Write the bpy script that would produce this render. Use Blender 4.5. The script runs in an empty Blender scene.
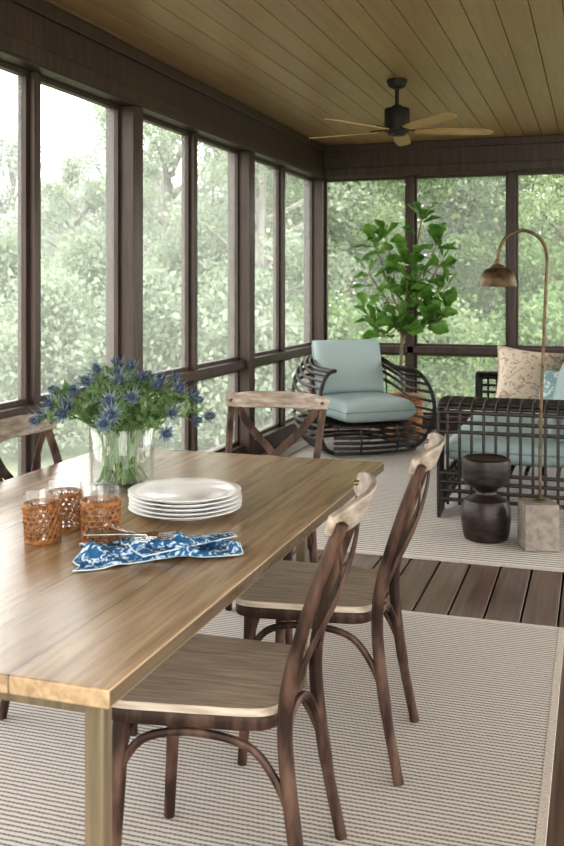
import bpy, bmesh, math, random
import numpy as np
from mathutils import Vector, Matrix, Euler
C = bpy.context.scene.collection
R = math.radians
PI = math.pi
random.seed(7)

# ------------------------------------------------------------------ materials
def newmat(name):
    m = bpy.data.materials.new(name); m.use_nodes = True
    nt = m.node_tree; b = nt.nodes['Principled BSDF']
    return m, nt, b
def N(nt, typ, **kw):
    n = nt.nodes.new(typ)
    for k, v in kw.items(): setattr(n, k, v)
    return n
def c4(c): return (c[0], c[1], c[2], 1)
def simple(name, c1, c2=None, rough=.5, metal=0, scale=(20, 20, 20), bump=0, detail=4, lo=.35, hi=.65, spec=.5):
    m, nt, b = newmat(name)
    b.inputs['Roughness'].default_value = rough; b.inputs['Metallic'].default_value = metal
    b.inputs['Specular IOR Level'].default_value = spec
    if c2 is None:
        c2 = tuple(x * .82 for x in c1)
    tc = N(nt, 'ShaderNodeTexCoord'); mp = N(nt, 'ShaderNodeMapping'); mp.inputs['Scale'].default_value = scale
    no = N(nt, 'ShaderNodeTexNoise'); no.inputs['Scale'].default_value = 1; no.inputs['Detail'].default_value = detail
    cr = N(nt, 'ShaderNodeValToRGB')
    cr.color_ramp.elements[0].position = lo; cr.color_ramp.elements[1].position = hi
    cr.color_ramp.elements[0].color = c4(c2); cr.color_ramp.elements[1].color = c4(c1)
    L = nt.links.new
    L(tc.outputs['Object'], mp.inputs['Vector']); L(mp.outputs[0], no.inputs['Vector'])
    L(no.outputs['Fac'], cr.inputs[0]); L(cr.outputs[0], b.inputs['Base Color'])
    if bump:
        bp = N(nt, 'ShaderNodeBump'); bp.inputs['Strength'].default_value = bump; bp.inputs['Distance'].default_value = .01
        L(no.outputs['Fac'], bp.inputs['Height']); L(bp.outputs[0], b.inputs['Normal'])
    return m
def mth(nt, op, a, bv=None):
    n = N(nt, 'ShaderNodeMath', operation=op)
    for i, x in enumerate((a, bv)):
        if x is None: continue
        if isinstance(x, (int, float)): n.inputs[i].default_value = x
        else: nt.links.new(x, n.inputs[i])
    return n.outputs[0]
def plank(name, c1, c2, width, rough=.4, grain=(60, 2.5, 60), tone=.35, spec=.5, line=0.0, bump=.15, off=0.0, knots=0.0):
    """boards running along Y: grain stretched along Y, one tone per board"""
    m, nt, b = newmat(name); L = nt.links.new
    b.inputs['Roughness'].default_value = rough; b.inputs['Specular IOR Level'].default_value = spec
    tc = N(nt, 'ShaderNodeTexCoord'); sp = N(nt, 'ShaderNodeSeparateXYZ'); L(tc.outputs['Object'], sp.inputs[0])
    q = mth(nt, 'DIVIDE', mth(nt, 'ADD', sp.outputs[0], off), width)
    idx = mth(nt, 'FLOOR', q)
    wn = N(nt, 'ShaderNodeTexWhiteNoise', noise_dimensions='1D'); L(idx, wn.inputs['W'])
    mp = N(nt, 'ShaderNodeMapping'); mp.inputs['Scale'].default_value = grain
    cb = N(nt, 'ShaderNodeCombineXYZ'); L(sp.outputs[0], cb.inputs[0]); L(sp.outputs[2], cb.inputs[2])
    L(mth(nt, 'ADD', sp.outputs[1], mth(nt, 'MULTIPLY', wn.outputs['Value'], 17.0)), cb.inputs[1])
    L(cb.outputs[0], mp.inputs['Vector'])
    no = N(nt, 'ShaderNodeTexNoise'); no.inputs['Scale'].default_value = 1; no.inputs['Detail'].default_value = 5; no.inputs['Distortion'].default_value = .6
    L(mp.outputs[0], no.inputs['Vector'])
    cr = N(nt, 'ShaderNodeValToRGB'); cr.color_ramp.elements[0].position = .3; cr.color_ramp.elements[1].position = .7
    cr.color_ramp.elements[0].color = c4(c2); cr.color_ramp.elements[1].color = c4(c1)
    L(no.outputs['Fac'], cr.inputs[0])
    k = mth(nt, 'ADD', mth(nt, 'MULTIPLY', wn.outputs['Value'], tone), 1 - tone / 2)
    if line:
        fr = mth(nt, 'FRACT', q)
        e = mth(nt, 'GREATER_THAN', fr, line)
        k = mth(nt, 'MULTIPLY', k, mth(nt, 'ADD', mth(nt, 'MULTIPLY', e, .6), .4))
    if knots:
        mp2 = N(nt, 'ShaderNodeMapping'); mp2.inputs['Scale'].default_value = (7, 2.2, 7); L(cb.outputs[0], mp2.inputs['Vector'])
        vo = N(nt, 'ShaderNodeTexVoronoi'); vo.inputs['Scale'].default_value = 1; L(mp2.outputs[0], vo.inputs['Vector'])
        kn = mth(nt, 'GREATER_THAN', vo.outputs['Distance'], .06)
        k = mth(nt, 'MULTIPLY', k, mth(nt, 'ADD', mth(nt, 'MULTIPLY', kn, knots), 1 - knots))
        n3 = N(nt, 'ShaderNodeTexNoise'); n3.inputs['Scale'].default_value = 3; L(cb.outputs[0], n3.inputs['Vector'])
        k = mth(nt, 'MULTIPLY', k, mth(nt, 'ADD', mth(nt, 'MULTIPLY', n3.outputs['Fac'], .3), .85))
    mx = N(nt, 'ShaderNodeVectorMath', operation='SCALE'); L(cr.outputs[0], mx.inputs[0]); L(k, mx.inputs['Scale'])
    L(mx.outputs[0], b.inputs['Base Color'])
    bp = N(nt, 'ShaderNodeBump'); bp.inputs['Strength'].default_value = bump; bp.inputs['Distance'].default_value = .003
    L(no.outputs['Fac'], bp.inputs['Height']); L(bp.outputs[0], b.inputs['Normal'])
    return m
def rugmat(name, light, dark, fy=46.0, fx=60.0, gap=.3, duty=.42, wobble=.15):
    """flat-woven ribs across the rug with a finer weave along them"""
    m, nt, b = newmat(name); L = nt.links.new
    b.inputs['Roughness'].default_value = .95; b.inputs['Specular IOR Level'].default_value = .1
    tc = N(nt, 'ShaderNodeTexCoord'); sp = N(nt, 'ShaderNodeSeparateXYZ'); L(tc.outputs['Object'], sp.inputs[0])
    no = N(nt, 'ShaderNodeTexNoise'); no.inputs['Scale'].default_value = 45; L(tc.outputs['Object'], no.inputs['Vector'])
    wob = mth(nt, 'MULTIPLY', mth(nt, 'SUBTRACT', no.outputs['Fac'], .5), wobble)
    v = mth(nt, 'ADD', mth(nt, 'MULTIPLY', sp.outputs[1], fy), wob)
    ln = mth(nt, 'LESS_THAN', mth(nt, 'FRACT', v), duty)
    u = mth(nt, 'ADD', mth(nt, 'MULTIPLY', sp.outputs[0], fx), mth(nt, 'MULTIPLY', mth(nt, 'FLOOR', v), .5))
    da = mth(nt, 'ADD', mth(nt, 'MULTIPLY', mth(nt, 'LESS_THAN', mth(nt, 'FRACT', u), .72), gap), 1 - gap)
    fac = mth(nt, 'MULTIPLY', ln, da)
    n2 = N(nt, 'ShaderNodeTexNoise'); n2.inputs['Scale'].default_value = 260; L(tc.outputs['Object'], n2.inputs['Vector'])
    mixa = N(nt, 'ShaderNodeMix', data_type='RGBA'); mixa.inputs['A'].default_value = c4(light); mixa.inputs['B'].default_value = c4(tuple(x * .66 for x in light)); L(n2.outputs['Fac'], mixa.inputs['Factor'])
    mix = N(nt, 'ShaderNodeMix', data_type='RGBA'); L(fac, mix.inputs['Factor']); L(mixa.outputs['Result'], mix.inputs['A']); mix.inputs['B'].default_value = c4(dark)
    L(mix.outputs['Result'], b.inputs['Base Color'])
    bp = N(nt, 'ShaderNodeBump'); bp.inputs['Strength'].default_value = .4; bp.inputs['Distance'].default_value = .004
    L(mth(nt, 'SUBTRACT', 1.0, fac), bp.inputs['Height']); L(bp.outputs[0], b.inputs['Normal'])
    return m
def thin_glass(name, tint=(1, 1, 1), base=.045, edge=.6, power=3.2):
    m, nt, b = newmat(name); nt.nodes.remove(b); L = nt.links.new
    out = nt.nodes['Material Output']
    tr = N(nt, 'ShaderNodeBsdfTransparent'); tr.inputs[0].default_value = c4(tint)
    gl = N(nt, 'ShaderNodeBsdfGlossy'); gl.inputs['Roughness'].default_value = .02
    lw = N(nt, 'ShaderNodeLayerWeight'); lw.inputs[0].default_value = .5
    mx = N(nt, 'ShaderNodeMixShader')
    L(mth(nt, 'ADD', mth(nt, 'MULTIPLY', mth(nt, 'POWER', lw.outputs['Facing'], power), edge), base), mx.inputs[0])
    L(tr.outputs[0], mx.inputs[1]); L(gl.outputs[0], mx.inputs[2]); L(mx.outputs[0], out.inputs[0])
    return m
def screenmat(name, fac, col):
    m, nt, b = newmat(name); nt.nodes.remove(b); L = nt.links.new
    out = nt.nodes['Material Output']
    tr = N(nt, 'ShaderNodeBsdfTransparent'); tl = N(nt, 'ShaderNodeBsdfTranslucent'); tl.inputs[0].default_value = c4(col)
    mx = N(nt, 'ShaderNodeMixShader'); mx.inputs[0].default_value = fac
    L(tr.outputs[0], mx.inputs[1]); L(tl.outputs[0], mx.inputs[2]); L(mx.outputs[0], out.inputs[0])
    return m
def leafmat(name, c1, c2, rough=.5, transl=.4, scale=1.5, detail=6, lo=.35, hi=.65):
    m, nt, b = newmat(name); L = nt.links.new
    out = nt.nodes['Material Output']
    tc = N(nt, 'ShaderNodeTexCoord'); no = N(nt, 'ShaderNodeTexNoise'); no.inputs['Scale'].default_value = scale; no.inputs['Detail'].default_value = detail
    L(tc.outputs['Object'], no.inputs['Vector'])
    cr = N(nt, 'ShaderNodeValToRGB'); cr.color_ramp.elements[0].position = lo; cr.color_ramp.elements[1].position = hi
    cr.color_ramp.elements[0].color = c4(c2); cr.color_ramp.elements[1].color = c4(c1)
    L(no.outputs['Fac'], cr.inputs[0]); L(cr.outputs[0], b.inputs['Base Color']); b.inputs['Roughness'].default_value = rough
    tl = N(nt, 'ShaderNodeBsdfTranslucent'); L(cr.outputs[0], tl.inputs[0])
    mx = N(nt, 'ShaderNodeMixShader'); mx.inputs[0].default_value = transl
    L(b.outputs[0], mx.inputs[1]); L(tl.outputs[0], mx.inputs[2]); L(mx.outputs[0], out.inputs[0])
    return m
def patmat(name, c1, c2, scale, thr=.5, dist=1.5, kind='noise', soft=.03):
    m, nt, b = newmat(name); L = nt.links.new
    b.inputs['Roughness'].default_value = .9; b.inputs['Specular IOR Level'].default_value = .15
    tc = N(nt, 'ShaderNodeTexCoord')
    if kind == 'noise':
        t = N(nt, 'ShaderNodeTexNoise'); t.inputs['Distortion'].default_value = dist; t.inputs['Detail'].default_value = 2
        o = t.outputs['Fac']
    else:
        t = N(nt, 'ShaderNodeTexVoronoi', feature='DISTANCE_TO_EDGE'); o = t.outputs['Distance']
    t.inputs['Scale'].default_value = scale
    L(tc.outputs['Object'], t.inputs['Vector'])
    cr = N(nt, 'ShaderNodeValToRGB'); cr.color_ramp.elements[0].position = thr - soft; cr.color_ramp.elements[1].position = thr + soft
    cr.color_ramp.elements[0].color = c4(c1); cr.color_ramp.elements[1].color = c4(c2)
    L(o, cr.inputs[0]); L(cr.outputs[0], b.inputs['Base Color'])
    return m

MT = dict(
    trim=simple('trim_brown', (.082, .056, .045), (.054, .037, .030), rough=.42, scale=(30, 30, 3), bump=.1),
    ceil=plank('ceiling_boards', (.345, .228, .130), (.285, .186, .103), .155, rough=.36, grain=(30, 1.5, 30), tone=.10, bump=.05),
    deck=plank('deck_boards', (.19, .135, .110), (.102, .070, .057), .145, rough=.32, grain=(50, 2, 50), tone=.35, spec=.8),
    table=plank('table_wood', (.385, .282, .175), (.235, .165, .098), .175, rough=.25, grain=(58, 3.6, 58), tone=.22, line=.018, knots=.4, spec=.85),
    legw=simple('table_leg_wood', (.175, .138, .09), (.11, .088, .056), rough=.45, scale=(60, 60, 4), bump=.1),
    chair=simple('chair_worn_wood', (.175, .110, .080), (.036, .0205, .0155), rough=.52, scale=(22, 22, 7), bump=.12, lo=.40, hi=.76, spec=.35),
    seat=simple('chair_seat_wood', (.485, .42, .345), (.33, .28, .225), rough=.65, scale=(80, 7, 80), bump=.15),
    rail=simple('worn_pale_wood', (.43, .375, .315), (.21, .172, .138), rough=.6, scale=(9, 50, 50), bump=.15),
    brass=simple('brass_peg', (.35, .26, .14), rough=.35, metal=1),
    rug1=rugmat('rug_weave_near', (.63, .605, .56), (.225, .197, .178), fy=54, fx=74, gap=.35, duty=.42, wobble=.3),
    rug2=rugmat('rug_weave_far', (.68, .655, .605), (.225, .197, .18), fy=27, fx=30, gap=.12, duty=.38),
    rugb=simple('rug_binding', (.52, .48, .425), (.40, .365, .32), rough=.95, scale=(120, 120, 120), bump=.3),
    rattan=simple('dark_brown_rattan', (.046, .036, .030), (.017, .014, .012), rough=.42, scale=(30, 30, 30)),
    teal=simple('grey_teal_canvas', (.395, .47, .465), (.345, .42, .415), rough=.9, scale=(200, 200, 200), bump=.15, spec=.15),
    tealp=simple('grey_teal_piping', (.28, .355, .35), rough=.9, spec=.15),
    floral=patmat('floral_fabric', (.66, .585, .50), (.44, .345, .27), 17, thr=.56, dist=2.0, soft=.05),
    blue=simple('pale_blue_fabric', (.36, .455, .465), (.31, .405, .415), rough=.9, scale=(150, 150, 150), bump=.15, spec=.15),
    bprint=patmat('blue_print_fabric', (.24, .36, .38), (.58, .61, .58), 15, thr=.53, dist=1.5, soft=.05),
    tan=simple('tan_fabric', (.5, .4, .3), rough=.9),
    bronze=simple('aged_bronze', (.18, .132, .078), (.085, .062, .038), rough=.45, metal=.6, scale=(25, 25, 25)),
    concrete=simple('concrete', (.30, .265, .23), (.21, .185, .16), rough=.85, scale=(30, 30, 30), bump=.2),
    stool=simple('dark_carved_wood', (.050, .035, .029), (.020, .0145, .0125), rough=.4, scale=(12, 12, 40), bump=.25),
    fand=simple('fan_dark_metal', (.026, .020, .017), rough=.55),
    fanb=simple('fan_blade_wood', (.46, .31, .17), (.33, .21, .11), rough=.4, scale=(6, 60, 60)),
    china=simple('white_china', (.92, .92, .91), (.90, .90, .89), rough=.12),
    glass=thin_glass('clear_glass'),
    water=thin_glass('vase_water', (.95, .98, .965), .0, .10, 4.0),
    wicker=simple('amber_rattan', (.35, .165, .055), (.16, .07, .023), rough=.5, scale=(90, 90, 90)),
    napkin=patmat('blue_print_cotton', (.040, .12, .235), (.50, .59, .64), 62, thr=.55, dist=1.2, soft=.06),
    hem=simple('pale_hem', (.55, .62, .66), rough=.9),
    silver=simple('silver', (.80, .79, .77), (.68, .67, .65), rough=.25, metal=1),
    stem=simple('thistle_stem', (.20, .30, .12), (.13, .21, .08), rough=.6),
    tleaf=leafmat('thistle_leaf', (.28, .38, .20), (.13, .22, .10), scale=30),
    head=simple('thistle_blue', (.13, .158, .235), (.05, .063, .108), rough=.75, scale=(150, 150, 150)),
    bract=leafmat('thistle_bract', (.29, .37, .42), (.14, .20, .26), scale=40),
    fig=leafmat('fig_leaf', (.215, .36, .10), (.085, .19, .042), rough=.26, transl=.34, scale=7),
    bark=simple('pale_bark', (.20, .16, .125), (.11, .085, .065), rough=.85, scale=(20, 20, 4), bump=.4),
    figbark=simple('fig_bark', (.26, .21, .16), (.16, .125, .095), rough=.85, scale=(30, 30, 8), bump=.3),
    barkh=simple('bark_painted_haze', (.25, .236, .218), (.15, .142, .13), rough=.9, scale=(10, 10, 3), bump=.3),  # bark greyed and paled, haze painted into its colour
    basket=simple('basket_weave', (.42, .22, .09), (.22, .11, .045), rough=.7, scale=(30, 30, 120), bump=.6),
    soil=simple('soil', (.03, .02, .015), rough=1),
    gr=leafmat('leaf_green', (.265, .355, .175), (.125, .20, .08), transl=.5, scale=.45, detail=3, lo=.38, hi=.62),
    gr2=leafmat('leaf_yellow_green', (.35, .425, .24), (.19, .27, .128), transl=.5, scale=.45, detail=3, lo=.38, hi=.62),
    gr3=leafmat('leaf_haze_tinted', (.37, .42, .325), (.24, .295, .205), transl=.5, scale=.45, detail=3, lo=.38, hi=.62),  # light haze mixed into the leaf colour, not into the air
    gr4=leafmat('leaf_painted_haze', (.43, .46, .418), (.325, .36, .315), transl=.5, scale=.45, detail=3, lo=.38, hi=.62),  # strongest painted haze: distance paling put into the leaf colour
    ground=simple('forest_ground', (.26, .30, .19), (.18, .205, .13), rough=1, scale=(.6, .6, .6)),
    screen=screenmat('insect_mesh', .12, (.88, .9, .88)),
)

# ------------------------------------------------------------------ mesh helpers
def cat(pts, n=6, closed=False):
    P = [Vector(p) for p in pts]; out = []; L = len(P)
    rng = range(L) if closed else range(L - 1)
    for i in rng:
        if closed: a, b, c, d = P[(i - 1) % L], P[i], P[(i + 1) % L], P[(i + 2) % L]
        else: a, b, c, d = P[max(i - 1, 0)], P[i], P[i + 1], P[min(i + 2, L - 1)]
        for k in range(n):
            t = k / n
            out.append(.5 * ((2 * b) + (c - a) * t + (2 * a - 5 * b + 4 * c - d) * t * t + (3 * b - a - 3 * c + d) * t ** 3))
    if not closed: out.append(P[-1])
    return out
class MB:
    def __init__(s): s.v = []; s.f = []
    def add(s, v, f):
        o = len(s.v); s.v += [tuple(p) for p in v]; s.f += [tuple(i + o for i in q) for q in f]
    def box(s, x0, x1, y0, y1, z0, z1, M=None):
        v = [Vector(p) for p in ((x0, y0, z0), (x1, y0, z0), (x1, y1, z0), (x0, y1, z0), (x0, y0, z1), (x1, y0, z1), (x1, y1, z1), (x0, y1, z1))]
        if M: v = [M @ p for p in v]
        s.add(v, [(0, 3, 2, 1), (4, 5, 6, 7), (0, 1, 5, 4), (1, 2, 6, 5), (2, 3, 7, 6), (3, 0, 4, 7)])
    def tube(s, pts, r, n=8, closed=False):
        P = [Vector(p) for p in pts]; L = len(P)
        if not hasattr(r, '__len__'): r = [r] * L
        elif len(r) != L:
            rr = r; r = [rr[0] + (rr[-1] - rr[0]) * i / (L - 1) for i in range(L)] if len(rr) == 2 else [rr[min(int(i * len(rr) / L), len(rr) - 1)] for i in range(L)]
        T = []
        for i in range(L):
            if closed: t = P[(i + 1) % L] - P[i - 1]
            else: t = P[min(i + 1, L - 1)] - P[max(i - 1, 0)]
            T.append(t.normalized() if t.length > 1e-9 else Vector((0, 0, 1)))
        u = T[0].orthogonal().normalized(); v = []
        for i in range(L):
            u = (u - T[i] * u.dot(T[i])); u = u.normalized() if u.length > 1e-6 else T[i].orthogonal().normalized()
            w = T[i].cross(u)
            for k in range(n):
                a = 2 * PI * k / n
                v.append(P[i] + (u * math.cos(a) + w * math.sin(a)) * r[i])
        f = []
        for i in range(L if closed else L - 1):
            j = (i + 1) % L
            for k in range(n):
                k2 = (k + 1) % n
                f.append((i * n + k, i * n + k2, j * n + k2, j * n + k))
        if not closed:
            f.append(tuple(range(n - 1, -1, -1))); f.append(tuple((L - 1) * n + k for k in range(n)))
        s.add(v, f)
    def ribbon(s, pts, wdirs, W, T):
        P = [Vector(p) for p in pts]; L = len(P); v = []
        for i in range(L):
            t = (P[min(i + 1, L - 1)] - P[max(i - 1, 0)]).normalized()
            w = Vector(wdirs[i] if isinstance(wdirs, list) else wdirs); w = (w - t * w.dot(t)).normalized()
            n = t.cross(w); ww = (W[i] if hasattr(W, '__len__') else W) / 2
            for a, b in ((-1, -1), (1, -1), (1, 1), (-1, 1)):
                v.append(P[i] + w * ww * a + n * T / 2 * b)
        f = []
        for i in range(L - 1):
            for k in range(4):
                k2 = (k + 1) % 4; f.append((i * 4 + k, i * 4 + k2, i * 4 + 4 + k2, i * 4 + 4 + k))
        f.append((3, 2, 1, 0)); f.append(tuple((L - 1) * 4 + k for k in range(4)))
        s.add(v, f)
    def loft(s, rings, caps=True):
        n = len(rings[0]); v = [p for r in rings for p in r]; f = []
        for i in range(len(rings) - 1):
            for k in range(n):
                k2 = (k + 1) % n; f.append((i * n + k, i * n + k2, (i + 1) * n + k2, (i + 1) * n + k))
        if caps:
            f.append(tuple(range(n - 1, -1, -1))); f.append(tuple((len(rings) - 1) * n + k for k in range(n)))
        s.add(v, f)
    def lathe(s, prof, n=32, c=(0, 0, 0), caps=False):
        s.loft([[(c[0] + r * math.cos(2 * PI * k / n), c[1] + r * math.sin(2 * PI * k / n), c[2] + z) for k in range(n)] for r, z in prof], caps)
    def mesh(s, name, mat, smooth=True, angle=40):
        me = bpy.data.meshes.new(name); me.from_pydata(s.v, [], s.f)
        bm = bmesh.new(); bm.from_mesh(me); bmesh.ops.remove_doubles(bm, verts=bm.verts, dist=1e-6)
        bmesh.ops.recalc_face_normals(bm, faces=bm.faces); bm.to_mesh(me); bm.free()
        me.materials.append(mat)
        if smooth:
            me.polygons.foreach_set('use_smooth', [True] * len(me.polygons)); me.set_sharp_from_angle(angle=R(angle))
        return me
    def build(s, name, mat, parent=None, smooth=True, angle=40, bevel=0, loc=None):
        o = bpy.data.objects.new(name, s.mesh(name, mat, smooth, angle)); C.objects.link(o)
        if parent: o.parent = parent
        if loc: o.location = loc
        if bevel:
            b = o.modifiers.new('bevel', 'BEVEL'); b.width = bevel; b.segments = 2; b.limit_method = 'ANGLE'; b.angle_limit = R(40)
        return o
def tag(o, label, category, group=None, kind=None):
    o['label'] = label; o['category'] = category
    if group: o['group'] = group
    if kind: o['kind'] = kind
    return o
def thing(name, label, category, loc=(0, 0, 0), rotz=0, group=None):
    o = bpy.data.objects.new(name, None); C.objects.link(o); o.empty_display_size = .05
    o.location = loc; o.rotation_euler = (0, 0, rotz)
    return tag(o, label, category, group)
def dup(root, loc, rotz, label, group=None, scale=None):
    r = root.copy(); C.objects.link(r); r.location = loc; r.rotation_euler = (root.rotation_euler[0], root.rotation_euler[1], rotz)
    if scale: r.scale = scale
    r['label'] = label
    if group: r['group'] = group
    for ch in list(root.children):
        c = ch.copy(); C.objects.link(c); c.parent = r
        for g in list(ch.children):
            d = g.copy(); C.objects.link(d); d.parent = c
    return r
def struct(o): o['kind'] = 'structure'; return o

# ------------------------------------------------------------------ setting
XW, YW, ZR, ZB, ZC = -2.63, 9.03, .745, 2.40, 2.715
b = MB(); x = -3.045
while x < 3.4:
    b.box(x + .004, x + .141, -2.2, 9.2, -.03, 0); x += .145
struct(b.build('floor', MT['deck'], bevel=.004))
b = MB(); b.box(-3.0, 3.4, -2.2, 9.2, -.12, -.034); struct(b.build('trim_1', MT['trim']))     # solid dark sheet under the boards so the gaps look dark
b = MB(); x = -2.79
while x < 3.5:
    b.box(x + .0015, x + .1535, -2.2, 9.3, ZC, ZC + .02); x += .155
struct(b.build('ceiling', MT['ceil'], bevel=.003))
b = MB(); b.box(-3.02, 3.6, -2.3, 9.6, ZC + .024, ZC + .12)
struct(b.build('trim_2', MT['trim']))  # unseen solid roof slab above the boards, put there to block light
# header beams
b = MB(); b.box(XW - .12, XW + .10, -2.2, YW + .12, ZB, ZC); b.box(XW + .10, XW + .125, -2.2, YW - .10, ZC - .07, ZC - .001)
b.box(XW + .10, XW + .112, -2.2, YW - .10, ZB + .01, ZB + .09)
struct(b.build('trim_3', MT['trim'], bevel=.004))
b = MB(); b.box(XW + .10, 3.4, YW - .10, YW + .12, ZB, ZC); b.box(XW + .125, 3.4, YW - .125, YW - .10, ZC - .07, ZC - .001)
b.box(XW + .112, 3.4, YW - .112, YW - .10, ZB + .01, ZB + .09)
struct(b.build('trim_4', MT['trim'], bevel=.004))
TH = [-.80, 1.14, 3.08, 5.02, 6.96]; TN = [.17, 2.11, 4.05, 5.99, 7.93]
b = MB()
for y in TH: b.box(XW - .10, XW + .085, y - .06, y + .06, 0, ZB)
for y in TN: b.box(XW - .07, XW + .03, y - .027, y + .027, 0, ZB)
b.box(XW - .10, XW + .085, YW - .10, YW + .10, 0, ZB)
b.box(XW - .08, XW + .05, -.8, YW, ZR - .035, ZR + .03)
b.box(XW - .08, XW + .05, -.8, YW, 0, .12)
struct(b.build('wall_left', MT['trim'], bevel=.004))
EX = [-1.684, -.741, .2, 1.14, 2.08]
b = MB()
for k, x in enumerate(EX): b.box(x - .032, x + .032, YW - .05, YW + .07, 0, ZB)
b.box(3.0, 3.15, YW - .08, YW + .1, 0, ZB)
b.box(XW + .085, 3.0, YW - .05, YW + .08, ZR - .035, ZR + .03)
b.box(XW + .085, 3.0, YW - .05, YW + .08, 0, .12)
struct(b.build('wall_far', MT['trim'], bevel=.004))
def window(n, axis, a, c):
    sc = MB(); fr = MB()
    for z0, z1 in ((.12, ZR - .035), (ZR + .03, ZB)):
        if axis == 'y':
            sc.add([(XW - .03, a, z0), (XW - .03, c, z0), (XW - .03, c, z1), (XW - .03, a, z1)], [(0, 1, 2, 3)])
            for q in ((a, a + .025, z0, z1), (c - .025, c, z0, z1), (a + .025, c - .025, z0, z0 + .025), (a + .025, c - .025, z1 - .025, z1)):
                fr.box(XW - .05, XW - .005, q[0], q[1], q[2], q[3])
        else:
            sc.add([(a, YW + .02, z0), (c, YW + .02, z0), (c, YW + .02, z1), (a, YW + .02, z1)], [(0, 1, 2, 3)])
            for q in ((a, a + .025, z0, z1), (c - .025, c, z0, z1), (a + .025, c - .025, z0, z0 + .025), (a + .025, c - .025, z1 - .025, z1)):
                fr.box(q[0], q[1], YW, YW + .04, q[2], q[3])
    o = struct(sc.build('window_%d' % n, MT['screen'], smooth=False)); fr.build('window_frame', MT['trim'], o)
k = 1
ys = [(y, .06) for y in TH] + [(y, .027) for y in TN] + [(YW, .10)]; ys.sort()
for (a, wa), (c, wc) in zip(ys, ys[1:]):
    if a > 2.5: window(k, 'y', a + wa, c - wc); k += 1
xs = [(XW + .085, 0)] + [(x, .032) for x in EX]
for (a, wa), (c, wc) in zip(xs, xs[1:]):
    window(k, 'x', a + wa, c - wc); k += 1
b = MB(); b.box(-90, 90, -60, 120, -1.7, -1.5); struct(b.build('ground', MT['ground']))

# ------------------------------------------------------------------ rugs
def rug(x0, x1, y0, y1, label, mat, t=.008):
    cx, cy = (x0 + x1) / 2, (y0 + y1) / 2; hx, hy = (x1 - x0) / 2, (y1 - y0) / 2
    r = thing('area_rug', label, 'rug', (cx, cy, 0))
    b = MB(); b.box(-hx + .025, hx - .025, -hy + .025, hy - .025, .0005, t); b.build('rug_field', mat, r, smooth=False)
    b = MB()
    b.box(-hx, -hx + .025, -hy, hy, .0005, t + .001); b.box(hx - .025, hx, -hy, hy, .0005, t + .001)
    b.box(-hx + .025, hx - .025, -hy, -hy + .025, .0005, t + .001); b.box(-hx + .025, hx - .025, hy - .025, hy, .0005, t + .001)
    b.build('rug_binding', MT['rugb'], r, bevel=.002)
rug(-2.35, -.115, -.5, 3.89, 'beige and brown woven striped rug under the dining table', MT['rug1'])
rug(-2.25, 1.6, 4.66, 7.95, 'pale woven rug under the rattan lounge furniture', MT['rug2'])
ZF = .009

# ------------------------------------------------------------------ dining table
TX0, TX1, TY0, TY1, TZ = -1.737, -.687, 1.258, 3.184, .75
t = thing('dining_table', 'long brown wooden dining table set with plates and flowers', 'table', ((TX0 + TX1) / 2, (TY0 + TY1) / 2, ZF))
hx, hy, tz = (TX1 - TX0) / 2, (TY1 - TY0) / 2, TZ - ZF
b = MB(); b.box(-hx, hx, -hy, hy, tz - .03, tz); b.build('tabletop', MT['table'], t, bevel=.003)
b = MB()
for y in (-hy + .07, hy - .15): b.box(-hx + .07, hx - .07, y, y + .02, tz - .075, tz - .03)
for x in (-hx + .05, hx - .07): b.box(x, x + .02, -hy + .07, hy - .12, tz - .06, tz - .03)
b.build('apron', MT['legw'], t)
for sx in (-1, 1):
    for sy in (-1, 1):
        b = MB(); x, y = sx * (hx - (.045 if sy < 0 else .25)), sy * (hy - (.05 if sy < 0 else .14)); b.box(x - .016, x + .016, y - .016, y + .016, 0, tz - .03)
        b.build('leg', MT['legw'], t, bevel=.003)

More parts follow.
